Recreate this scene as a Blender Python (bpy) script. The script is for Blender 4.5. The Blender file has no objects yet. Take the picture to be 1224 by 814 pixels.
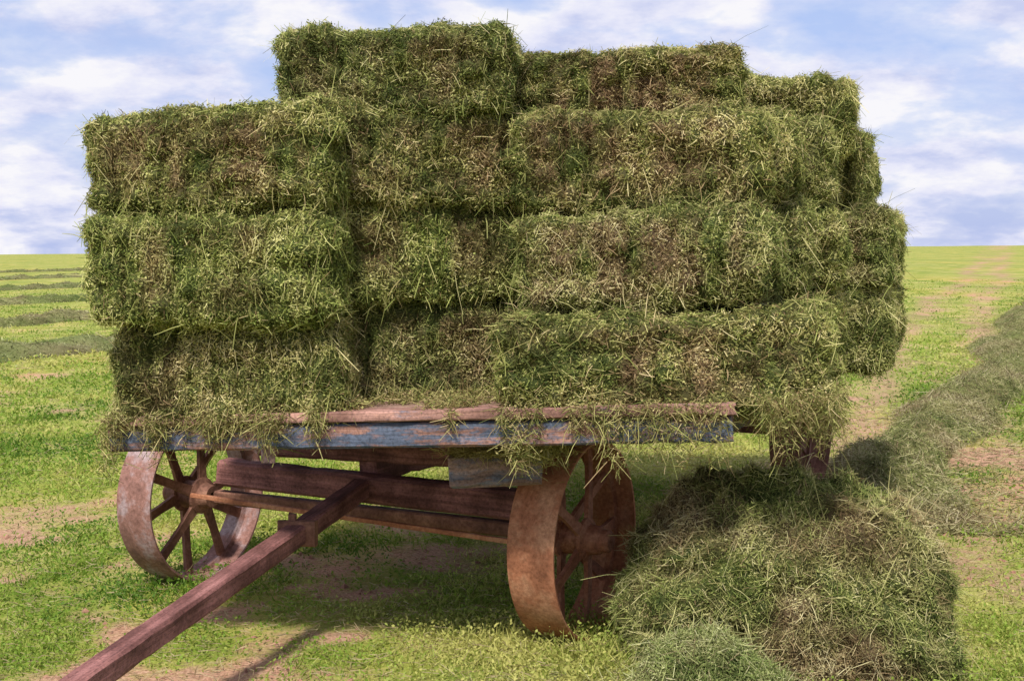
import bpy, math, random
import numpy as np
from mathutils import Vector, Matrix
rng=np.random.default_rng(7); random.seed(7)
sc=bpy.context.scene
sc.view_settings.view_transform='Standard'; sc.view_settings.look='None'; sc.view_settings.exposure=0

# ---------------------------------------------------------------- noise
def _h(ix,iy,iz,s):
    n=(ix.astype(np.int64)*374761393+iy.astype(np.int64)*668265263+iz.astype(np.int64)*2147483647+s*1274126177)&0xffffffff
    n=((n^(n>>13))*1274126177)&0xffffffff
    n=n^(n>>16)
    return (n&0xffffff)/float(0xffffff)
def vn(p,s=0):
    i=np.floor(p); f=p-i; f=f*f*(3-2*f); x,y,z=i[:,0],i[:,1],i[:,2]
    r=0
    for a in (0,1):
        wx=f[:,0] if a else 1-f[:,0]
        for b in (0,1):
            wy=f[:,1] if b else 1-f[:,1]
            for c in (0,1):
                wz=f[:,2] if c else 1-f[:,2]
                r=r+wx*wy*wz*_h(x+a,y+b,z+c,s)
    return r
def fbm(p,o=4,s=0):
    r=0;a=.5;t=0
    for k in range(o):
        r=r+a*vn(p*(2**k)+k*17.3,s+k); t+=a; a*=.5
    return r/t
def unit(v): return v/np.maximum(np.linalg.norm(v,axis=1,keepdims=True),1e-9)

# ---------------------------------------------------------------- mesh accumulation
class Acc:
    def __init__(s): s.V=[];s.Q=[];s.C=[];s.n=0
    def add(s,V,Q,C):
        s.V.append(V); s.Q.append(Q+s.n); s.C.append(C); s.n+=len(V)
    def mesh(s,name,mat,smooth=False):
        V=np.concatenate(s.V).astype(np.float32);Q=np.concatenate(s.Q).astype(np.int32);C=np.concatenate(s.C).astype(np.float32)
        me=bpy.data.meshes.new(name)
        me.vertices.add(len(V)); me.vertices.foreach_set('co',V.ravel())
        me.loops.add(Q.size); me.loops.foreach_set('vertex_index',Q.ravel())
        me.polygons.add(len(Q)); me.polygons.foreach_set('loop_start',np.arange(0,Q.size,4,dtype=np.int32))
        try: me.polygons.foreach_set('loop_total',np.full(len(Q),4,dtype=np.int32))
        except Exception: pass
        at=me.color_attributes.new('Col','FLOAT_COLOR','POINT')
        at.data.foreach_set('color',np.concatenate([C,np.ones((len(C),1),np.float32)],1).ravel())
        me.update(calc_edges=True); me.validate()
        if smooth: me.polygons.foreach_set('use_smooth',np.ones(len(Q),bool))
        me.materials.append(mat)
        return me
def ribbons(acc,P,D,L,W,B,C,tipw=.3):
    n=len(P); S=unit(np.cross(D,rng.normal(size=(n,3)))); L=L[:,None];W=W[:,None]
    p1=P+D*L*.5+B*L*.3; p2=P+D*L+B*L
    V=np.stack([P-S*W*.5,P+S*W*.5,p1-S*W*.5,p1+S*W*.5,p2-S*W*tipw*.5,p2+S*W*tipw*.5],1).reshape(-1,3)
    b=np.arange(n)[:,None]*6
    Q=np.concatenate([b+np.array([[0,1,3,2]]),b+np.array([[2,3,5,4]])],0)
    acc.add(V,Q,np.repeat(C,6,axis=0))
def leaves(acc,P,L,W,C,nrm=None):
    n=len(P); D=unit(rng.normal(size=(n,3)) + (0 if nrm is None else nrm*.3)); S=unit(np.cross(D,rng.normal(size=(n,3))))
    L=L[:,None];W=W[:,None]
    V=np.stack([P-D*L*.5,P+S*W*.5,P+D*L*.5,P-S*W*.5],1).reshape(-1,3)
    b=np.arange(n)[:,None]*4
    acc.add(V,b+np.array([[0,1,2,3]]),np.repeat(C,4,axis=0))

# ---------------------------------------------------------------- materials
def nt(name):
    m=bpy.data.materials.new(name); m.use_nodes=True; t=m.node_tree
    return m,t,t.nodes['Principled BSDF']
def N(t,ty,**k):
    n=t.nodes.new(ty)
    for a,b in k.items():
        if a=='op': n.operation=b
        else: n.inputs[a].default_value=b
    return n
def ramp(t,fac,stops):
    r=t.nodes.new('ShaderNodeValToRGB'); e=r.color_ramp.elements
    while len(e)<len(stops): e.new(.5)
    for i,(p,c) in enumerate(stops): e[i].position=p; e[i].color=(*c,1)
    t.links.new(fac,r.inputs[0]); return r
def mixc(t,f,a,b,mode='MIX'):
    m=t.nodes.new('ShaderNodeMix'); m.data_type='RGBA'; m.blend_type=mode
    for s,i in ((f,0),(a,6),(b,7)):
        if isinstance(s,(int,float)): m.inputs[i].default_value=s
        elif isinstance(s,tuple): m.inputs[i].default_value=(*s,1)
        else: t.links.new(s,m.inputs[i])
    return m.outputs[2]
def translucent(t,b,col,f):
    tr=t.nodes.new('ShaderNodeBsdfTranslucent')
    t.links.new(col,tr.inputs[0])
    mx=t.nodes.new('ShaderNodeMixShader'); mx.inputs[0].default_value=f
    out=t.nodes['Material Output']
    t.links.new(b.outputs[0],mx.inputs[1]);t.links.new(tr.outputs[0],mx.inputs[2]);t.links.new(mx.outputs[0],out.inputs[0])
def hay_mat(name='hay_material',rough=.75):
    m,t,b=nt(name)
    a=t.nodes.new('ShaderNodeAttribute'); a.attribute_name='Col'
    oi=t.nodes.new('ShaderNodeObjectInfo')
    r=ramp(t,oi.outputs['Random'],[(0,(.90,.95,.86)),(.5,(1.06,1.0,.97)),(1,(1.0,1.05,.88))])
    c=mixc(t,1.0,a.outputs['Color'],r.outputs[0],'MULTIPLY')
    t.links.new(c,b.inputs['Base Color']); b.inputs['Roughness'].default_value=rough
    b.inputs['Specular IOR Level'].default_value=.2
    translucent(t,b,c,.28)
    return m
HAY=hay_mat()
def grass_mat():
    m,t,b=nt('grass_material')
    a=t.nodes.new('ShaderNodeAttribute'); a.attribute_name='Col'
    t.links.new(a.outputs['Color'],b.inputs['Base Color']); b.inputs['Roughness'].default_value=.6
    b.inputs['Specular IOR Level'].default_value=.2
    translucent(t,b,a.outputs['Color'],.3)
    return m
GRASS=grass_mat()

def wood_mat(name,base,paint=None,amount=.5,seed=0.):
    m,t,b=nt(name)
    tc=t.nodes.new('ShaderNodeAttribute'); tc.attribute_name='UVc'   # length-aligned coordinate
    mp=N(t,'ShaderNodeMapping'); mp.inputs['Scale'].default_value=(1.5,30,30); mp.inputs['Location'].default_value=(seed,seed,0)
    t.links.new(tc.outputs['Vector'],mp.inputs[0])
    g=N(t,'ShaderNodeTexNoise',Scale=1.0,Detail=8.,Roughness=.7); t.links.new(mp.outputs[0],g.inputs['Vector'])
    dk=tuple(x*.35 for x in base); lt=tuple(min(1,x*1.6+.03) for x in base)
    c=ramp(t,g.outputs[0],[(.28,dk),(.5,base),(.72,lt)]).outputs[0]
    mp2=N(t,'ShaderNodeMapping'); mp2.inputs['Scale'].default_value=(3.2,14,14); mp2.inputs['Location'].default_value=(seed*3,1,2)
    t.links.new(tc.outputs['Vector'],mp2.inputs[0])
    n2=N(t,'ShaderNodeTexNoise',Scale=1.5,Detail=9.,Roughness=.8); t.links.new(mp2.outputs[0],n2.inputs['Vector'])
    if paint:
        f=ramp(t,n2.outputs[0],[(1-amount-.05,(0,0,0)),(1-amount+.05,(.92,.92,.92))]).outputs[0]
        pc=ramp(t,g.outputs[0],[(.3,tuple(x*.5 for x in paint)),(.7,tuple(x*1.4 for x in paint))]).outputs[0]
        c=mixc(t,f,c,pc)
    n3=N(t,'ShaderNodeTexNoise',Scale=6.0,Detail=5.); t.links.new(tc.outputs['Vector'],n3.inputs['Vector'])
    d=ramp(t,n3.outputs[0],[(.35,(.5,.47,.45)),(.6,(1,1,1))]).outputs[0]
    c=mixc(t,1.,c,d,'MULTIPLY')
    # fine pitting and dust
    n4=N(t,'ShaderNodeTexNoise',Scale=90.0,Detail=4.,Roughness=.7); t.links.new(tc.outputs['Vector'],n4.inputs['Vector'])
    d4=ramp(t,n4.outputs[0],[(.33,(.6,.57,.55)),(.5,(1,1,1)),(.68,(1.3,1.25,1.2))]).outputs[0]
    c=mixc(t,1.,c,d4,'MULTIPLY')
    t.links.new(c,b.inputs['Base Color']); b.inputs['Roughness'].default_value=.85; b.inputs['Specular IOR Level'].default_value=.25
    bp=N(t,'ShaderNodeBump',Strength=.8,Distance=.008); t.links.new(g.outputs[0],bp.inputs['Height']); t.links.new(bp.outputs[0],b.inputs['Normal'])
    return m
def rust_mat(name,base,alt):
    m,t,b=nt(name)
    tc=t.nodes.new('ShaderNodeTexCoord')
    n1=N(t,'ShaderNodeTexNoise',Scale=7.,Detail=9.,Roughness=.7); t.links.new(tc.outputs['Object'],n1.inputs['Vector'])
    n2=N(t,'ShaderNodeTexNoise',Scale=60.,Detail=6.,Roughness=.7); t.links.new(tc.outputs['Object'],n2.inputs['Vector'])
    c=ramp(t,n1.outputs[0],[(.33,tuple(x*.6 for x in base)),(.48,base),(.6,alt),(.72,tuple(x*1.1 for x in alt))]).outputs[0]
    d=ramp(t,n2.outputs[0],[(.35,(.65,.6,.56)),(.62,(1.12,1.1,1.08))]).outputs[0]
    c=mixc(t,1.,c,d,'MULTIPLY')
    t.links.new(c,b.inputs['Base Color']); b.inputs['Roughness'].default_value=.8; b.inputs['Specular IOR Level'].default_value=.3
    bp=N(t,'ShaderNodeBump',Strength=.5,Distance=.003); t.links.new(n2.outputs[0],bp.inputs['Height']); t.links.new(bp.outputs[0],b.inputs['Normal'])
    return m
REDW=wood_mat('weathered_red_wood',(.24,.105,.095),None,seed=1)
BLUE=wood_mat('worn_blue_painted_wood',(.34,.18,.14),(.10,.145,.225),.52,seed=2)
PLANK=wood_mat('deck_plank_wood',(.40,.25,.20),None,seed=5)
GREYW=wood_mat('grey_wood',(.28,.18,.16),(.16,.18,.25),.46,seed=8)
RUST=rust_mat('rusty_steel',(.39,.16,.085),(.47,.24,.14))
RUST2=rust_mat('worn_rusty_steel',(.29,.15,.125),(.37,.28,.29))
RUSTS=rust_mat('rusty_spoke_steel',(.29,.115,.065),(.38,.18,.11))
DARKR=rust_mat('dark_rusty_iron',(.21,.10,.07),(.31,.16,.11))

# ---------------------------------------------------------------- ground
VP=.43
def gz(x,y):
    p=np.stack([x,y,np.zeros_like(x)],1)
    d=np.hypot(x,y-6)
    f=1/(1+(d/40)**2)
    return .009*x+(fbm(p*.7,3,5)-.5)*.07*f+(fbm(p*5,3,9)-.5)*.035*f+(fbm(p*.012,2,15)-.5)*np.clip((d-60)/200,0,1)*1.6
def grassy(x,y):
    c,s=.919,.395
    u=x*c-y*s; v=x*s+y*c
    p=np.stack([u*.9,v*.6,np.zeros_like(x)],1)
    q=np.stack([x*3.2,y*3.2,np.zeros_like(x)],1)
    n1=fbm(p,3,21); n2=fbm(q,3,33)
    g=n1*.5+n2*.5
    g=np.clip((g-.30)/.18,0,1)
    far=np.clip((y-14)/20,0,1); g=g*(1-far)+.85*far
    tr=x-(.365*y-.95)-.3*np.sin(y*.13)+(n1-.5)*1.2
    wid=.28+.0035*y
    t1=(np.exp(-((np.abs(tr)-.62-.004*y)/wid)**2)+.25*np.exp(-(tr/(.5+.01*y))**2))*(y>6)
    g=g*(1-np.clip(t1,0,1)*np.clip(.12+1.3*n2-.1,0,.85))
    g=g*(1-.8*np.exp(-(((x-2.45)/.45)**2+((y-6.0)/1.1)**2))*np.clip(n2*1.6,0,1))
    g=g*(1-.85*np.exp(-(((x+.95)/.6)**2+((y-4.7)/.25)**2))*np.clip(n2*1.7,0,1))
    g=g*(1-.75*np.exp(-(((x+2.9)/.8)**2+((y-8.0)/.5)**2))*np.clip(n2*1.6,0,1))
    return g
def make_ground():
    n=520
    tx=np.linspace(-7.6,7.6,n); xs=2*np.sinh(tx); ys=6+2*np.sinh(tx)
    X,Y=np.meshgrid(xs,ys); x=X.ravel();y=Y.ravel()
    V=np.stack([x,y,gz(x,y)],1)
    i=np.arange(n-1); I,J=np.meshgrid(i,i); a=(J*n+I).ravel()
    Q=np.stack([a,a+1,a+n+1,a+n],1)
    g=grassy(x,y); C=np.stack([g,g,g],1)
    m,t,b=nt('ground_material')
    at=t.nodes.new('ShaderNodeAttribute'); at.attribute_name='Col'
    geo=t.nodes.new('ShaderNodeNewGeometry')
    mp=N(t,'ShaderNodeMapping'); mp.inputs['Rotation'].default_value=(0,0,math.atan(VP)); mp.inputs['Scale'].default_value=(.35,.05,1)
    t.links.new(geo.outputs['Position'],mp.inputs[0])
    st=N(t,'ShaderNodeTexNoise',Scale=1.,Detail=6.,Roughness=.65); t.links.new(mp.outputs[0],st.inputs['Vector'])
    f1=N(t,'ShaderNodeTexNoise',Scale=9.,Detail=8.,Roughness=.75); t.links.new(geo.outputs['Position'],f1.inputs['Vector'])
    f2=N(t,'ShaderNodeTexNoise',Scale=70.,Detail=6.,Roughness=.8); t.links.new(geo.outputs['Position'],f2.inputs['Vector'])
    f3=N(t,'ShaderNodeTexNoise',Scale=.9,Detail=8.,Roughness=.75); t.links.new(geo.outputs['Position'],f3.inputs['Vector'])
    green=ramp(t,f3.outputs[0],[(.34,(.17,.23,.04)),(.48,(.28,.31,.06)),(.60,(.44,.39,.14)),(.75,(.48,.33,.18))]).outputs[0]
    soil=ramp(t,f2.outputs[0],[(.3,(.24,.12,.08)),(.5,(.46,.27,.18)),(.68,(.54,.38,.26))]).outputs[0]
    ad=N(t,'ShaderNodeMath',op='MULTIPLY_ADD'); t.links.new(f1.outputs[0],ad.inputs[0]); ad.inputs[1].default_value=1.8; ad.inputs[2].default_value=-.9
    ad2=N(t,'ShaderNodeMath',op='ADD'); t.links.new(ad.outputs[0],ad2.inputs[0]); t.links.new(at.outputs['Fac'],ad2.inputs[1])
    fac=ramp(t,ad2.outputs[0],[(.1,(0,0,0)),(.62,(1,1,1))]).outputs[0]
    c=mixc(t,fac,soil,green)
    streak=ramp(t,st.outputs[0],[(.35,(.70,.80,.65)),(.5,(1,1,1)),(.66,(1.16,1.0,.95))]).outputs[0]
    c=mixc(t,1.,c,streak,'MULTIPLY')
    fd=ramp(t,f2.outputs[0],[(.3,(.6,.62,.55)),(.6,(1.1,1.1,1.1))]).outputs[0]
    c=mixc(t,1.,c,fd,'MULTIPLY')
    t.links.new(c,b.inputs['Base Color']); b.inputs['Roughness'].default_value=.95; b.inputs['Specular IOR Level'].default_value=.1
    bp=N(t,'ShaderNodeBump',Strength=.7,Distance=.03); t.links.new(f1.outputs[0],bp.inputs['Height']); t.links.new(bp.outputs[0],b.inputs['Normal'])
    A=Acc(); A.add(V,Q,C); me=A.mesh('ground',m,True)
    o=bpy.data.objects.new('ground',me); sc.collection.objects.link(o)
make_ground()

def make_grass():
    A=Acc()
    ca=np.array([.08,.165,.018]);cb=np.array([.225,.33,.04]);cc=np.array([.49,.47,.14])
    def colour(x,y,r,k,o):
        m=fbm(np.stack([x*1.2,y*1.2,x*0],1),4,61)[:,None]
        t=np.clip(m*2.1-k+r*o,0,1)
        return np.where(t<.5,ca+(cb-ca)*t*2,cb+(cc-cb)*(t-.5)*2)
    def sample(n,y0,y1,p=1.3):
        r=rng.random(n); q=1-p
        y=(y0**q+r*(y1**q-y0**q))**(1/q)
        x=(rng.random(n)*2-1)*(.50*y+.5)
        return x,y
    x,y=sample(350000,2.9,60)
    g=grassy(x,y); k=rng.random(len(x))<(.05+.95*g**1.2); x,y,g=x[k],y[k],g[k]
    P=np.stack([x,y,gz(x,y)-.004],1); n=len(P)
    tall=fbm(np.stack([x*2.5,y*2.5,x*0],1),3,44)
    D=unit(np.stack([rng.normal(0,.6,n),rng.normal(0,.6,n),np.full(n,1.)],1))
    L=rng.uniform(.025,.07,n)*(.2+2.6*np.clip(tall-.15,0,1)**1.4)*(.6+.5*g)
    lod=np.maximum(1,(y/5.)**.85)
    W=rng.uniform(.003,.0065,n)*lod; B=rng.normal(0,.25,(n,3)); B[:,2]=-np.abs(B[:,2])
    ribbons(A,P,D,L,W,B,colour(x,y,rng.random((n,1)),.76,.62))
    x,y=sample(190000,2.9,22,1.5)
    g=grassy(x,y); k=rng.random(len(x))<g**1.5; x,y=x[k],y[k]; n=len(x)
    tall=fbm(np.stack([x*2.5,y*2.5,x*0],1),3,44)
    P=np.stack([x,y,gz(x,y)+rng.uniform(0,.07,n)*(.1+2.5*np.clip(tall-.15,0,1))],1)
    lod=np.maximum(1,(y/5.)**.8)
    leaves(A,P,rng.uniform(.009,.021,n)*lod,rng.uniform(.006,.013,n)*lod,colour(x,y,rng.random((n,1)),.72,.45),np.array([[0,0,1.]]))
    x,y=sample(48000,2.9,30,1.4); n=len(x)
    P=np.stack([x,y,gz(x,y)+rng.uniform(.002,.04,n)],1)
    D=unit(np.stack([rng.normal(size=n),rng.normal(size=n),rng.normal(0,.18,n)],1))
    r=rng.random((n,1)); C=np.array([.30,.22,.12])*(1-r)+np.array([.5,.42,.24])*r
    ribbons(A,P,D,rng.uniform(.02,.08,n),rng.uniform(.0018,.0032,n)*np.maximum(1,(y/6)**.8),rng.normal(0,.1,(n,3)),C,.7)
    me=A.mesh('grass',GRASS); o=bpy.data.objects.new('grass',me); sc.collection.objects.link(o)
    # small clods of red soil
    x,y=sample(3600,2.9,14,1.5); g=grassy(x,y); k=g<.5; x,y=x[k],y[k]; n=len(x)
    ico=np.array([[0,0,1],[1,0,0],[0,1,0],[-1,0,0],[0,-1,0],[0,0,-1.]])
    S=rng.uniform(.006,.024,(n,1,1)); J=rng.normal(1,.25,(n,6,3))
    V=np.stack([x,y,gz(x,y)],1)[:,None,:]+ico[None]*S*J*np.array([1,1,.7])
    tri=np.array([[0,1,2],[0,2,3],[0,3,4],[0,4,1]])
    me=bpy.data.meshes.new('soil_clods'); me.from_pydata(V.reshape(-1,3).tolist(),[],[tuple(int(q) for q in (t_+6*i)) for i in range(n) for t_ in tri]); me.update()
    m,t,b=nt('soil_clod_material'); tc=t.nodes.new('ShaderNodeNewGeometry'); nn=N(t,'ShaderNodeTexNoise',Scale=40.,Detail=4.); t.links.new(tc.outputs['Position'],nn.inputs['Vector'])
    t.links.new(ramp(t,nn.outputs[0],[(.3,(.20,.09,.06)),(.7,(.44,.25,.16))]).outputs[0],b.inputs['Base Color']); b.inputs['Roughness'].default_value=.95
    me.materials.append(m); o=bpy.data.objects.new('soil_clods',me); sc.collection.objects.link(o)
make_grass()

# ---------------------------------------------------------------- hay
PAL=np.array([[.058,.085,.020],[.165,.205,.052],[.305,.34,.098],[.47,.47,.17],[.70,.63,.32]])
BRN=np.array([[.14,.085,.045],[.31,.205,.115],[.45,.325,.185],[.58,.46,.275],[.72,.62,.39]])
def haycol(t,brown):
    t=np.clip(t,0,.999)*4; i=t.astype(int); f=(t-i)[:,None]
    a=PAL[i]*(1-f)+PAL[i+1]*f; b=BRN[i]*(1-f)+BRN[i+1]*f
    w=brown[:,None]; return a*(1-w)+b*w
def surf_sample(V,Q,n,keep=None):
    a,b,c,d=[V[Q[:,k]] for k in range(4)]
    cr=np.cross(c-a,d-b); ar=np.linalg.norm(cr,axis=1)+1e-12; nm=cr/ar[:,None]
    if keep is not None: ar=ar*keep
    idx=rng.choice(len(Q),n,p=ar/ar.sum()); u=rng.random((n,1)); v=rng.random((n,1))
    P=a[idx]*(1-u)*(1-v)+b[idx]*u*(1-v)+c[idx]*u*v+d[idx]*(1-u)*v
    return P,nm[idx]
def dress(A,V,Q,ns,nl,brownf,seed,lenr=(.02,.085),wr=(.0016,.0036),out=.35,fluff=.012,lod=1.,keep=None,darkf=None,edgef=None,vert=1.,longp=.05):
    P,nm=surf_sample(V,Q,ns,keep)
    T=rng.normal(size=(ns,3)); T[:,2]*=vert
    T=T-nm*np.sum(T*nm,1,keepdims=True); T=unit(T)
    e=np.ones(ns) if edgef is None else edgef(P)
    o=np.abs(rng.normal(0,1,ns))*out*e; D=unit(T+nm*o[:,None])
    L=rng.uniform(*lenr,ns)*rng.uniform(.35,1.,ns)*(.65+.35*e)
    long=rng.random(ns)<longp
    L[long]*=2.2
    W=rng.uniform(*wr,ns)*lod
    B=rng.normal(0,.3,(ns,3)); B[:,2]-=.10+.25*long
    P=P+nm*(rng.uniform(-.006,fluff,(ns,1))+long[:,None]*.006)
    cl=fbm(P*9+seed,3,seed); big=fbm(P*3.2+seed*2,2,seed+40); br=brownf(P,nm)
    t=cl*1.3+big*.6-.71+rng.random(ns)**1.8*.74+long*.22
    if darkf is not None: t=t-darkf(P)*.5  # crease shade painted in: stalks inside flake grooves get a darker colour
    dry=(rng.random(ns)<.11)*rng.uniform(.4,1,ns)
    ribbons(A,P,D,L,W,B,haycol(t,np.clip(br+dry+rng.normal(0,.18,ns),0,1)),.6)
    P,nm=surf_sample(V,Q,nl,keep)
    P=P+nm*rng.uniform(-.004,fluff*2.2,(nl,1))*rng.random((nl,1))
    cl=fbm(P*9+seed,3,seed); big=fbm(P*3.2+seed*2,2,seed+40); br=brownf(P,nm)
    t=cl*1.3+big*.6-.74+rng.random(nl)*.6
    if darkf is not None: t=t-darkf(P)*.5  # same painted groove shade for the leaves
    leaves(A,P,rng.uniform(.006,.016,nl)*lod,rng.uniform(.004,.009,nl)*lod,haycol(t,np.clip(br*.8+rng.normal(0,.15,nl),0,1)),nm)

def cube_grid(h,step):
    Vs=[];Qs=[];n0=0
    for ax in range(3):
        for sg in (-1,1):
            u,v=[k for k in range(3) if k!=ax]
            nu=max(4,int(2*h[u]/step)); nv=max(4,int(2*h[v]/step))
            a,b=np.meshgrid(np.linspace(-1,1,nu+1),np.linspace(-1,1,nv+1))
            P=np.zeros((a.size,3)); P[:,ax]=sg; P[:,u]=a.ravel(); P[:,v]=b.ravel(); P*=np.array(h)
            I,J=np.meshgrid(np.arange(nu),np.arange(nv)); k=(J*(nu+1)+I).ravel()
            flip = (sg>0)==(ax in(0,2))
            q=np.stack([k,k+1,k+nu+2,k+nu+1],1) if flip else np.stack([k,k+nu+1,k+nu+2,k+1],1)
            Vs.append(P);Qs.append(q+n0);n0+=len(P)
    return np.concatenate(Vs),np.concatenate(Qs)
def rounded(V,h,r):
    h=np.array(h); core=np.clip(V,-(h-r),h-r); d=V-core
    return core+unit(d)*r, unit(d)
def bale_mesh(name,seed,L=.90,Dp=.46,H=.375,ns=38000,nl=42000,r=.065,brown=.5,amp=1.,post=None,step=.016,out=.22,lenr=(.012,.06),lod=1.,fl=.085,longp=.055,bf2=None):
    h=(L/2,Dp/2,H/2); V,Q=cube_grid(h,step); V,nr=rounded(V,h,r)
    nz=(fbm(V*4.5+seed*3.1,3,seed)-.5)*.075+(fbm(V*16+seed,3,seed+3)-.5)*.08
    def groove(P):
        ph=(P[:,0]+(fbm(P*5+seed,2,seed+8)-.5)*.10)/fl+seed*.37
        k=np.round(ph); fr=np.abs(ph-k); s=.35+.65*_h(k,k*0,k*0,seed)
        return np.exp(-(fr/.10)**2)*s
    nz-=groove(V)*.034
    V=V+nr*(nz*amp)[:,None]
    V[:,2]+= -.014*np.cos(V[:,0]/h[0]*1.5)
    def brownf(P,nm):
        q=P/np.array(h); side=(np.abs(nm[:,2])<.5)
        e=np.maximum(np.abs(q[:,0])**2,np.abs(q[:,2])**2)
        cen=np.clip(1.25-e*1.1,0,1)
        ns_=fbm(P*np.array([11,7,4])+seed*7,3,seed+20)
        return np.clip(brown*np.where(side,cen,.25)*np.clip((ns_-.33)*4.5,0,1.6),0,1)
    if bf2 is not None: brownf=bf2
    def edgef(P):
        q=np.abs(P/np.array(h)); s=np.sort(q,axis=1)[:,1]
        up=np.where(P[:,2]>0,1.,.35)        # the crushed lower edges carry less fringe
        return .35+1.7*up*np.clip((s-.78)/.22,0,1)**1.5
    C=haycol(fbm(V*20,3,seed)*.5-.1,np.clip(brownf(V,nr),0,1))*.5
    Vp=V if post is None else post(V)
    A=Acc(); A.add(Vp,Q,C)
    if post is None: dress(A,V,Q,ns,nl,brownf,seed,out=out,lenr=lenr,lod=lod,darkf=groove,edgef=edgef,vert=1.5,longp=longp)
    else: dress(A,Vp,Q,ns,nl,brownf,seed,out=out,lenr=lenr,longp=longp)
    return A.mesh(name,HAY)
bales=[bale_mesh('hay_bale_mesh_%d'%i,11+i*5,brown=b) for i,b in enumerate((.5,.75,.9,.55,1.05))]
lite=[bale_mesh('hay_bale_lite_mesh_%d'%i,71+i*5,brown=b,ns=7000,nl=8000,step=.035,lod=2.) for i,b in enumerate((.5,.8))]
def bale(X,Y,z0,z1,w=.9,d=.46,yaw=0.,roll=0.,k=0,front=True,flip=False,pitch=0.,lt=False):
    a=math.radians(yaw); cx=X-math.sin(a)*d/2*(1 if front else 0); cy=Y+math.cos(a)*d/2*(1 if front else 0)
    o=bpy.data.objects.new('hay_bale',lite[k%2] if lt else bales[k%len(bales)]); sc.collection.objects.link(o)
    o.location=(cx,cy,(z0+z1)/2); o.scale=(w/.9,d/.46,(z1-z0)/.375)
    o.rotation_euler=(math.radians(pitch),math.radians(roll),a+(math.pi if flip else 0))
    return o
# --- left corner stack
bale(-1.05,4.80,.905,1.285,.86,.46,-8,-1,0)
bale(-1.075,4.70,1.295,1.67,.88,.46,-5,.8,3,flip=True,pitch=2)
bale(-1.09,4.76,1.69,2.055,.92,.46,-9,-3.6,1,pitch=-2)
# --- recessed middle stack
bale(-.33,5.08,.985,1.355,.90,.46,8,0,3)
bale(-.36,5.01,1.365,1.73,.92,.46,12,0,0,flip=True,pitch=2)
bale(-.30,4.97,1.725,2.07,.94,.46,12,1.,3)
# --- right stack
bale(.53,4.59,.985,1.335,1.12,.46,-3,2.,1,flip=True)
bale(.44,4.71,1.35,1.69,.90,.46,-16,-2.,4,pitch=-1)
bale(.45,4.82,1.70,2.05,.92,.46,-11,-.5,2,flip=True)
# --- top layer
bale(-.43,4.96,2.045,2.365,.86,.46,-3,-1,3)
bale(.44,5.14,2.04,2.31,.86,.46,-2,0,4,flip=True)
bale(1.08,5.95,1.99,2.32,.80,.5,-16,4,0)
# --- remaining load behind
kk=0
for j in range(7):
    t=.98+.475*j
    bx=-.372+.342*t; by=4.70+.94*t
    for s in (-.92,0,.92):
        for l in range(3):
            kk+=1
            if s==0 and l<2 and 1<=j<=5: continue      # heart of the load, walled in on every side
            ex=0
            if s>.5:
                if j>=2 and l<2: ex=.10
                if j==0: ex=-.05-.06*l
                if j>=1 and l==2: ex=-.04
                if j==1: ex+=-.06
                if j>4: ex-=.05*(j-4)
            else:
                if j==0 and s<-.5: ex=.05
            z0=.985+.365*l+.03*(s>.5)
            bale(bx+(s+ex)*.978+random.uniform(-.02,.02),by-(s+ex)*.2,z0-.005,z0+.345,.91,.46,-12+random.uniform(-6,6),random.uniform(-1.5,1.5),kk*3+l,front=False,flip=kk%2==0,lt=not(s>.5 and j<5))
for s,t in ((-.5,1.4),(.35,1.9),(-.3,2.3),(.5,2.8)):
    bale(-.372+.342*t+s,4.7+.94*t-.2*s,2.05,2.36,.9,.46,-12+s*10,0,int(t*10),front=False,lt=True)

# --- fallen, burst bale beside the front wheel
def fallen():
    h=(.66,.42,.36)
    def post(V):
        q=V.copy()
        z=(q[:,2]+h[2])/(2*h[2]); zc=np.clip(z,0,1.2)
        q[:,0]*= 1.03-.22*zc**1.8
        q[:,1]*= 1.08-.40*zc**1.2
        x=q[:,0]/h[0]
        q[:,2]+= -.26*np.abs(x-.02)**2.0*np.clip(z,0,1)+.03
        ph=(q[:,0]*1.0+q[:,2]*.55)/.16+fbm(V*4,2,5)*1.2
        fr=ph-np.floor(ph); q=q+unit(V)*((fr-.5)*.035)[:,None]
        q=q+unit(V)*((fbm(V*3.1+9,3,79)-.5)*.18)[:,None]+unit(V)*((fbm(V*11+4,3,78)-.5)*.13)[:,None]
        q[:,2]=np.maximum(q[:,2],-.37)
        return q
    def bf(P,nm):
        n=fbm(P*4+3,3,55); return np.clip(.58+(n-.5)*3.2-.35*np.abs(P[:,0]/h[0])**2-.25*(P[:,2]<-.15),0,1)
    me=bale_mesh('burst_bale_mesh',91,L=1.32,Dp=.84,H=.72,ns=90000,nl=80000,r=.22,brown=1.3,amp=1.3,post=post,step=.018,out=.36,lenr=(.015,.075),fl=.13,longp=.06,bf2=bf)
    o=bpy.data.objects.new('hay_bale',me); sc.collection.objects.link(o)
    o.location=(1.045,4.97,.33); o.rotation_euler=(0,math.radians(4),math.radians(-6)); o.scale=(.90,.86,.92)
fallen()

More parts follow.
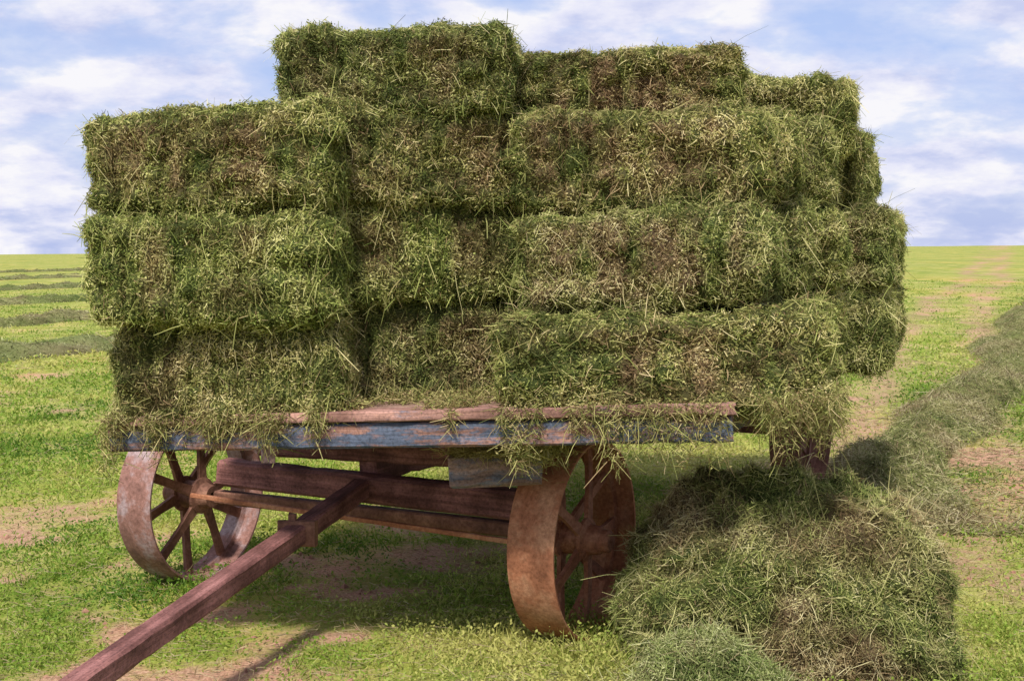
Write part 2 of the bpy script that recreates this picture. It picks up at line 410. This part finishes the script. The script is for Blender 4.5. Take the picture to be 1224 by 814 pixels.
def mound(name,cx,cy,rx,ry,hh,yaw,ns,nl,seed,brown=.45,tint=(1,1,1)):
    n=70; u,v=np.meshgrid(np.linspace(-1,1,n),np.linspace(-1,1,n)); u=u.ravel();v=v.ravel()
    ang=np.arctan2(v,u); r=np.sqrt(u*u+v*v)/(.78+.22*2*(fbm(np.stack([np.cos(ang)*1.6,np.sin(ang)*1.6,ang*0],1),3,seed)-.2)); z=np.clip(1-r**2,0,1)**.9
    c,s=math.cos(yaw),math.sin(yaw)
    x=cx+(u*rx*c-v*ry*s); y=cy+(u*rx*s+v*ry*c)
    P=np.stack([x,y,x*0],1)
    zz=gz(x,y)-.04+z*hh*(.2+1.5*fbm(P*6,3,seed))
    V=np.stack([x,y,zz],1); i=np.arange(n-1); I,J=np.meshgrid(i,i); a=(J*n+I).ravel(); Q=np.stack([a,a+1,a+n+1,a+n],1)
    k=(r[a]<1.05); Q=Q[k]
    bf=lambda P,nm: np.clip((fbm(P*5,3,seed+3)-.35)*3*brown,0,1)
    A=Acc(); A.add(V,Q,haycol(fbm(V*20,2,seed)*.4-.1,bf(V,V)))
    dress(A,V,Q,ns,nl,bf,seed,lenr=(.015,.07),out=.4,fluff=.015)
    m=int(ns*.25); rr=rng.normal(0,.8,(m,2)); px=cx+rr[:,0]*rx*c-rr[:,1]*ry*s; py=cy+rr[:,0]*rx*s+rr[:,1]*ry*c
    P=np.stack([px,py,gz(px,py)+rng.uniform(0,.03,m)],1); D=rng.normal(size=(m,3)); D[:,2]*=.25
    ribbons(A,P,unit(D),rng.uniform(.02,.09,m),rng.uniform(.0016,.0035,m),rng.normal(0,.2,(m,3)),haycol(rng.random(m)*.9,np.full(m,.4)),.6)
    A.C=[q*np.array(tint) for q in A.C]
    me=A.mesh(name,HAY); o=bpy.data.objects.new(name,me); sc.collection.objects.link(o)
mound('loose_hay_pile',.64,4.34,.42,.22,.28,.05,30000,26000,5,brown=.6,tint=(.88,.95,1.1))

def windrow(c,y0,y1,wd,hh,ns,nl,lod,seed,step,tint):
    ny=int((y1-y0)/step); nx=14
    yy=np.linspace(y0,y1,ny); uu=np.linspace(-1,1,nx); U,Yg=np.meshgrid(uu,yy); U=U.ravel();Yg=Yg.ravel()
    z0=np.zeros_like(Yg); wob=(fbm(np.stack([Yg*.35,z0,z0],1),3,seed)-.5)*1.1*wd
    wv=.6+.9*fbm(np.stack([Yg*.9,U*.8,z0],1),3,seed+1)
    x=VP*Yg-c+wob+U*wd*.5*wv; y=Yg+U*.15
    P=np.stack([x,y,z0],1)
    end=np.clip((Yg-y0)/1.0,0,1)**.6*np.clip((y1-Yg)/1.0,0,1)
    z=gz(x,y)-.05+np.clip(1-U**2,0,1)**.8*hh*end*(.15+1.6*fbm(P*2.6,3,seed+2))
    V=np.stack([x,y,z],1); I,J=np.meshgrid(np.arange(nx-1),np.arange(ny-1)); a=(J*nx+I).ravel(); Q=np.stack([a,a+1,a+nx+1,a+nx],1)
    bf=lambda P,nm: np.clip((fbm(P*1.5,3,seed+3)-.25)*1.6,0,.8)
    A=Acc(); A.add(V,Q,haycol(fbm(V*4,3,seed)*.9-.1,bf(V,V)))
    cy=V[Q[:,0],1]; keep=1/np.maximum(cy,3)**1.2
    dress(A,V,Q,ns,nl,bf,seed,lenr=(.03,.12),out=.4,fluff=.03,lod=lod,keep=keep)
    m=ns//3; Y=y0+(y1-y0)*rng.random(m)**2.2; X=VP*Y-c+rng.normal(0,wd*.6,m)
    P=np.stack([X,Y,gz(X,Y)+rng.uniform(0,.03,m)],1); D=rng.normal(size=(m,3)); D[:,2]*=.25
    ribbons(A,P,unit(D),rng.uniform(.03,.1,m),rng.uniform(.002,.004,m)*lod,rng.normal(0,.2,(m,3)),haycol(rng.random(m),np.full(m,.5)),.6)
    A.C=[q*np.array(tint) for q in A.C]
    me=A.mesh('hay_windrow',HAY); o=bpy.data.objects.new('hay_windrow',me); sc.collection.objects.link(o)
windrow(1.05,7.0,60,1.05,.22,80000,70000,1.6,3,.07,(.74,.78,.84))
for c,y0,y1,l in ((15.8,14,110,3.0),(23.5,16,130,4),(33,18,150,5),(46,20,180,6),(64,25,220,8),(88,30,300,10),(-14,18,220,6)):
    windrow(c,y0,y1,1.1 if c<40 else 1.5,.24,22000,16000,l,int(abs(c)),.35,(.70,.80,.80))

# ---------------------------------------------------------------- wagon
wagon=bpy.data.objects.new('hay_wagon',None); sc.collection.objects.link(wagon); wagon.location=(.1,6.6,0)
wagon.empty_display_size=.5
bpy.context.view_layer.update()
WI=wagon.matrix_world.inverted()
def child(name,me,mats,smooth=False):
    o=bpy.data.objects.new(name,me); sc.collection.objects.link(o)
    for m in mats: me.materials.append(m)
    o.parent=wagon; o.matrix_parent_inverse=WI
    return o
def beam(name,p0,p1,w,h,mat,jit=.003,up=(0,0,1),taper=1.,seg=.06):
    p0=Vector(p0);p1=Vector(p1);d=(p1-p0);Ln=d.length;d.normalize();up=Vector(up)
    s=d.cross(up).normalized();u=s.cross(d).normalized()
    n=max(2,int(Ln/seg)); b=min(w,h)*.12
    pr=[(-w/2+b,-h/2),(w/2-b,-h/2),(w/2,-h/2+b),(w/2,h/2-b),(w/2-b,h/2),(-w/2+b,h/2),(-w/2,h/2-b),(-w/2,-h/2+b)]
    vs=[];uv=[];fs=[];so=random.random()*10
    ph=random.random()*6
    for i in range(n+1):
        t=i/n; k=1+(taper-1)*t
        sw=math.sin(t*Ln*1.3+ph)*jit*.6
        for a,c in pr:
            q=.45; chip = random.uniform(0,jit*2.5) if random.random()<.12 else 0
            j=random.uniform(-jit,jit)*q+sw; j2=random.uniform(-jit,jit)*q+sw*.7; e=random.uniform(-jit,jit)*2.5 if i in(0,n) else 0
            v=p0+d*(Ln*t+e)+s*(a*k+j)+u*(c*k+j2-chip*(1 if c>0 else -1)); vs.append(v); uv.append((Ln*t+so,a+so,c+so))
    for i in range(n):
        for k in range(8):
            a=i*8+k;b2=i*8+(k+1)%8; fs.append((a,b2,b2+8,a+8))
    fs.append(tuple(range(7,-1,-1))); fs.append(tuple(n*8+k for k in range(8)))
    me=bpy.data.meshes.new(name); me.from_pydata(vs,[],fs)
    at=me.attributes.new('UVc','FLOAT_VECTOR','POINT'); at.data.foreach_set('vector',[c for t in uv for c in t])
    me.update()
    return child(name,me,[mat])
Lc=Vector((-1.49,4.90,.806)); a10=Vector((2.236,-.395,.09)); sd=Vector((.342,.94,0))
ah=a10.normalized()
def dp(s,t,z): return Lc+ah*s+sd*t+Vector((0,0,z))
beam('front_deck_beam',dp(0,.03,.043),dp(2.27,.03,.043),.07,.09,BLUE,.003)
beam('rear_deck_beam',dp(0,4.3,.043),dp(2.27,4.3,.043),.07,.09,BLUE)
for i,s in enumerate((.06,.75,1.5,2.2)):
    beam('deck_sill_%d'%(i+1),dp(s,.075,.043),dp(s,4.26,.043),.08,.086,BLUE if i in(0,3) else REDW)
FP=wood_mat('front_plank_wood',(.40,.22,.18),(.13,.17,.24),.40,seed=12)
t=0.0;i=0
while t<4.32:
    w=random.uniform(.13,.17); i+=1
    e0=random.uniform(-.04,.03); e1=random.uniform(-.03,.05)
    beam('deck_plank_%d'%i,dp(e0,t+w/2-.025,.112+random.uniform(-.002,.002)),dp(2.27+e1,t+w/2-.025,.112+random.uniform(-.002,.002)),w-.008,.038,PLANK if i!=1 else FP,.003)
    t+=w
# --- front axle
th=math.radians(28); ax=Vector((math.cos(th),-math.sin(th),0)); fw=Vector((-math.sin(th),-math.cos(th),0)); O=Vector((-.63,5.79,0)); R=.40
def ap(x,y,z): return O+ax*x+fw*y+Vector((0,0,z))
def lathe(profile,n=64):
    vs=[];fs=[];m=len(profile)
    for i in range(n):
        a=2*math.pi*i/n
        for (r,x) in profile: vs.append((x,r*math.cos(a),r*math.sin(a)))
    for i in range(n):
        for k in range(m):
            a=i*m+k;b=i*m+(k+1)%m;c=((i+1)%n)*m+(k+1)%m;d=((i+1)%n)*m+k
            fs.append((a,d,c,b))
    return vs,fs
def wheel(name,pos,ang,mat,spmat,rot=0.,nsp=10,w=.195):
    vs=[];fs=[]
    def addm(v,f):
        o=len(vs); vs.extend(v); fs.extend([tuple(k+o for k in q) for q in f])
    hw=w/2
    rim=[(R-.014,-hw),(R-.004,-hw-.001),(R,-hw+.008),(R+.003,0),(R,hw-.008),(R-.004,hw+.001),(R-.014,hw),(R-.015,.02),(R-.035,.012),(R-.035,-.012),(R-.015,-.02)]
    addm(*lathe(rim,96))
    nr=len(fs)
    hub=[(.022,-.12),(.05,-.12),(.055,-.10),(.062,-.07),(.085,-.06),(.085,-.045),(.065,-.04),(.065,.04),(.085,.045),(.085,.06),(.062,.07),(.055,.115),(.046,.125),(.046,.15),(.036,.16),(.004,.16),(.004,.0),(.022,0)]
    addm(*lathe(hub,32))
    for i in range(nsp):
        a=2*math.pi*(i+.5)/nsp+rot; sg=1 if i%2 else -1
        ca,sa=math.cos(a),math.sin(a)
        o=len(vs); tw=.019; tk=.009
        for (r,x,ww) in ((.06,sg*.05,tw*1.35),(.2,sg*.032,tw),(R-.033,sg*.004,tw*1.2)):
            for (dx,dt) in ((-tk,-ww),(tk,-ww),(tk,ww),(-tk,ww)):
                vs.append((x+dx,r*ca-dt*sa,r*sa+dt*ca))
        for s_ in range(2):
            for k in range(4):
                a0=o+s_*4+k;b0=o+s_*4+(k+1)%4; fs.append((a0,b0,b0+4,a0+4))
        fs.append((o+3,o+2,o+1,o)); fs.append((o+8,o+9,o+10,o+11))
    me=bpy.data.meshes.new(name); me.from_pydata(vs,[],fs); me.update()
    for k,p in enumerate(me.polygons): p.use_smooth = k<nr; p.material_index=0 if k<nr else 1
    o=child(name,me,[mat,spmat]); o.location=pos; o.rotation_euler=(0,0,ang)
    md=o.modifiers.new('edge','EDGE_SPLIT'); md.split_angle=math.radians(40)
    return o
def gzs(x,y): return float(gz(np.array([x]),np.array([y]))[0])
for nm,s,mt,sp,ro in (('front_wheel_left',-.99,RUST2,DARKR,.1),('front_wheel_right',1.0,RUST,RUSTS,.3)):
    p=ap(s,0,0); z=gzs(p.x,p.y)+R-.012
    wheel(nm,(p.x,p.y,z),-th if s>0 else -th+math.pi,mt,sp,ro)
beam('front_axle',ap(-.84,0,.40),ap(.84,0,.40),.06,.06,DARKR,.001)
beam('front_axle_beam',ap(-.80,0,.52),ap(.84,0,.505),.11,.12,REDW)
beam('front_bolster',ap(-.62,-.06,.655),ap(.80,-.06,.69),.10,.10,REDW)
beam('bolster_block',ap(-.5,-.08,.755),ap(.74,-.08,.79),.09,.08,REDW)
beam('cross_timber',Vector((-.23,4.98,.72)),Vector((.10,5.0,.735)),.15,.115,GREYW,.005)
beam('steering_rod',ap(-.86,.16,.43),ap(.86,.16,.385),.02,.02,RUST,.001)
tdir=Vector((-.30,-.953,0)).normalized()
t0=O+Vector((0.02,.1,.535)); t1=O+tdir*3.9+Vector((0,0,.07))
beam('tongue',t0,t1,.085,.08,REDW,.003,taper=.9)
tp=lambda k: t0.lerp(t1,k)
beam('tongue_collar',tp(.19)+Vector((-.075,.0,.0)),tp(.19)+Vector((.075,-.02,.0)),.035,.10,DARKR,.001)
beam('tongue_bolt',tp(.19)+Vector((-.02,0,.045)),tp(.19)+Vector((-.02,0,.075)),.03,.03,DARKR,.001,up=(0,1,0))
# reach pole + rear axle
ra=math.radians(27); Rc=Vector((.98,8.9,0)); rx=Vector((math.cos(ra),-math.sin(ra),0))
beam('reach_pole',O+Vector((0,.05,.58)),Rc+Vector((0,0,.55)),.09,.10,REDW)
beam('rear_axle',Rc-rx*.86+Vector((0,0,.40)),Rc+rx*.86+Vector((0,0,.40)),.07,.07,DARKR,.001)
beam('rear_axle_beam',Rc-rx*.8+Vector((0,0,.51)),Rc+rx*.8+Vector((0,0,.51)),.12,.15,REDW)
beam('rear_bolster',Rc-rx*.8+Vector((0,0,.695)),Rc+rx*.8+Vector((0,0,.70)),.12,.21,REDW)
for nm,s in (('rear_wheel_left',-.97),('rear_wheel_right',.97)):
    p=Rc+rx*s; wheel(nm,(p.x,p.y,gzs(p.x,p.y)+R-.008),-ra if s>0 else -ra+math.pi,DARKR,DARKR,.2)
beam('deck_bracket',dp(.62,.0,-.05),dp(.62,.0,.02),.05,.012,GREYW,.001,up=(0,1,0))

# ---------------------------------------------------------------- loose hay on and hanging from the deck
def loose():
    A=Acc()
    def cloud(n,s0,s1,t0,t1,z,hang,seed,out=.5,L=(.02,.09)):
        s=rng.uniform(s0,s1,n); t=rng.uniform(t0,t1,n)
        k=fbm(np.stack([s*9,t*7,s*0],1),3,seed); m=k>.47; s,t,k=s[m],t[m],k[m]; n=len(s)
        P=np.array([list(Lc)])+np.outer(s,np.array(ah))+np.outer(t,np.array(sd)); P[:,2]+=z+rng.random(n)**2*.03
        if hang>0: P[:,2]-=rng.random(n)**1.3*(.05+np.clip(k-.47,0,.2)*.9)
        D=rng.normal(size=(n,3)); D[:,2]=D[:,2]*.6-hang; D[:,1]-=hang*.1; D=unit(D)
        B=rng.normal(0,.35,(n,3)); B[:,2]-=hang*.5
        c=haycol(rng.random(n)*.8,np.clip(rng.normal(.35,.3,n),0,1))
        ribbons(A,P,D,rng.uniform(*L,n)*rng.uniform(.4,1,n),rng.uniform(.0016,.0034,n),B,c,.6)
        leaves(A,P+rng.normal(0,.012,P.shape),rng.uniform(.006,.014,n),rng.uniform(.004,.008,n),c)
    cloud(5500,.8,1.55,.0,.45,.135,0,3)
    cloud(4200,0,.85,-.075,-.02,.13,.5,4)
    cloud(2600,1.3,2.27,-.06,-.01,.135,.45,5)
    cloud(4600,2.28,2.62,-.05,.4,.15,.5,6)
    n=1700; P=np.stack([rng.normal(.10,.05,n),rng.normal(4.80,.04,n),.86+rng.normal(0,.04,n)],1)
    c=haycol(rng.random(n)*.9,np.full(n,.3))
    ribbons(A,P,unit(rng.normal(size=(n,3))),rng.uniform(.02,.07,n),rng.uniform(.0016,.0034,n),rng.normal(0,.3,(n,3)),c)
    leaves(A,P,rng.uniform(.006,.016,n),rng.uniform(.004,.008,n),c)
    n=1800; P=np.stack([rng.normal(-.05,.09,n),rng.normal(4.93,.03,n),.79+np.abs(rng.normal(0,.012,n))],1)
    c=haycol(rng.random(n)*.9,np.full(n,.5)); D=rng.normal(size=(n,3)); D[:,2]*=.3
    ribbons(A,P,unit(D),rng.uniform(.02,.07,n),rng.uniform(.0016,.0034,n),rng.normal(0,.3,(n,3)),c)
    me=A.mesh('loose_hay',HAY); o=bpy.data.objects.new('loose_hay',me); sc.collection.objects.link(o)
loose()

# ---------------------------------------------------------------- sky, sun, camera
SE=math.radians(53); SAZ=math.radians(194)
w=bpy.data.worlds.new('World'); sc.world=w; w.use_nodes=True; t=w.node_tree
bg=t.nodes['Background']; bg.inputs[1].default_value=.15
sk=t.nodes.new('ShaderNodeTexSky'); sk.sky_type='NISHITA'; sk.sun_disc=False; sk.sun_elevation=SE; sk.sun_rotation=SAZ
tc=t.nodes.new('ShaderNodeTexCoord'); sp=t.nodes.new('ShaderNodeSeparateXYZ'); t.links.new(tc.outputs['Generated'],sp.inputs[0])
mz=N(t,'ShaderNodeMath',op='MAXIMUM'); t.links.new(sp.outputs[2],mz.inputs[0]); mz.inputs[1].default_value=0
zz=N(t,'ShaderNodeMath',op='ADD'); t.links.new(mz.outputs[0],zz.inputs[0]); zz.inputs[1].default_value=.30
dx=N(t,'ShaderNodeMath',op='DIVIDE'); t.links.new(sp.outputs[0],dx.inputs[0]); t.links.new(zz.outputs[0],dx.inputs[1])
dy=N(t,'ShaderNodeMath',op='DIVIDE'); t.links.new(sp.outputs[1],dy.inputs[0]); t.links.new(zz.outputs[0],dy.inputs[1])
cb=t.nodes.new('ShaderNodeCombineXYZ'); t.links.new(dx.outputs[0],cb.inputs[0]); t.links.new(dy.outputs[0],cb.inputs[1]); cb.inputs[2].default_value=3.3
cn=N(t,'ShaderNodeTexNoise',Scale=3.6,Detail=11.,Roughness=.55,Distortion=.1); t.links.new(cb.outputs[0],cn.inputs['Vector'])
cf=ramp(t,cn.outputs[0],[(.36,(.06,.06,.06)),(.46,(.40,.40,.40)),(.54,(1,1,1))]).outputs[0]
cn2=N(t,'ShaderNodeTexNoise',Scale=6.,Detail=8.,Roughness=.6); t.links.new(cb.outputs[0],cn2.inputs['Vector'])
cc=ramp(t,cn2.outputs[0],[(.33,(.60,.65,.90)),(.47,(.82,.83,.98)),(.60,(.97,.96,1.0))]).outputs[0]
sc_=t.nodes.new('ShaderNodeVectorMath'); sc_.operation='SCALE'; t.links.new(cc,sc_.inputs[0]); sc_.inputs['Scale'].default_value=6.5
tint=mixc(t,1.,sk.outputs[0],(.90,.90,1.04),'MULTIPLY')
hz=N(t,'ShaderNodeMapRange'); t.links.new(mz.outputs[0],hz.inputs[0]); hz.inputs[1].default_value=0; hz.inputs[2].default_value=.4; hz.inputs[3].default_value=.9; hz.inputs[4].default_value=0.
base=mixc(t,hz.outputs[0],tint,(2.9,3.5,5.8))
fin=mixc(t,cf,base,sc_.outputs[0]); t.links.new(fin,bg.inputs[0])
sl=bpy.data.lights.new('sun','SUN'); sl.energy=5.0; sl.angle=math.radians(6); sl.color=(1,.96,.88)
so=bpy.data.objects.new('sun',sl); sc.collection.objects.link(so)
sv=Vector((math.sin(SAZ)*math.cos(SE),math.cos(SAZ)*math.cos(SE),math.sin(SE)))
so.rotation_euler=sv.to_track_quat('Z','Y').to_euler(); so.location=sv*30
cam=bpy.data.cameras.new('camera'); co=bpy.data.objects.new('camera',cam); sc.collection.objects.link(co)
cam.sensor_width=36; cam.lens=47.06; cam.clip_end=9000; cam.clip_start=.05
co.location=(0,0,1.55); co.rotation_euler=(math.radians(90-3.9),0,0)
sc.camera=co
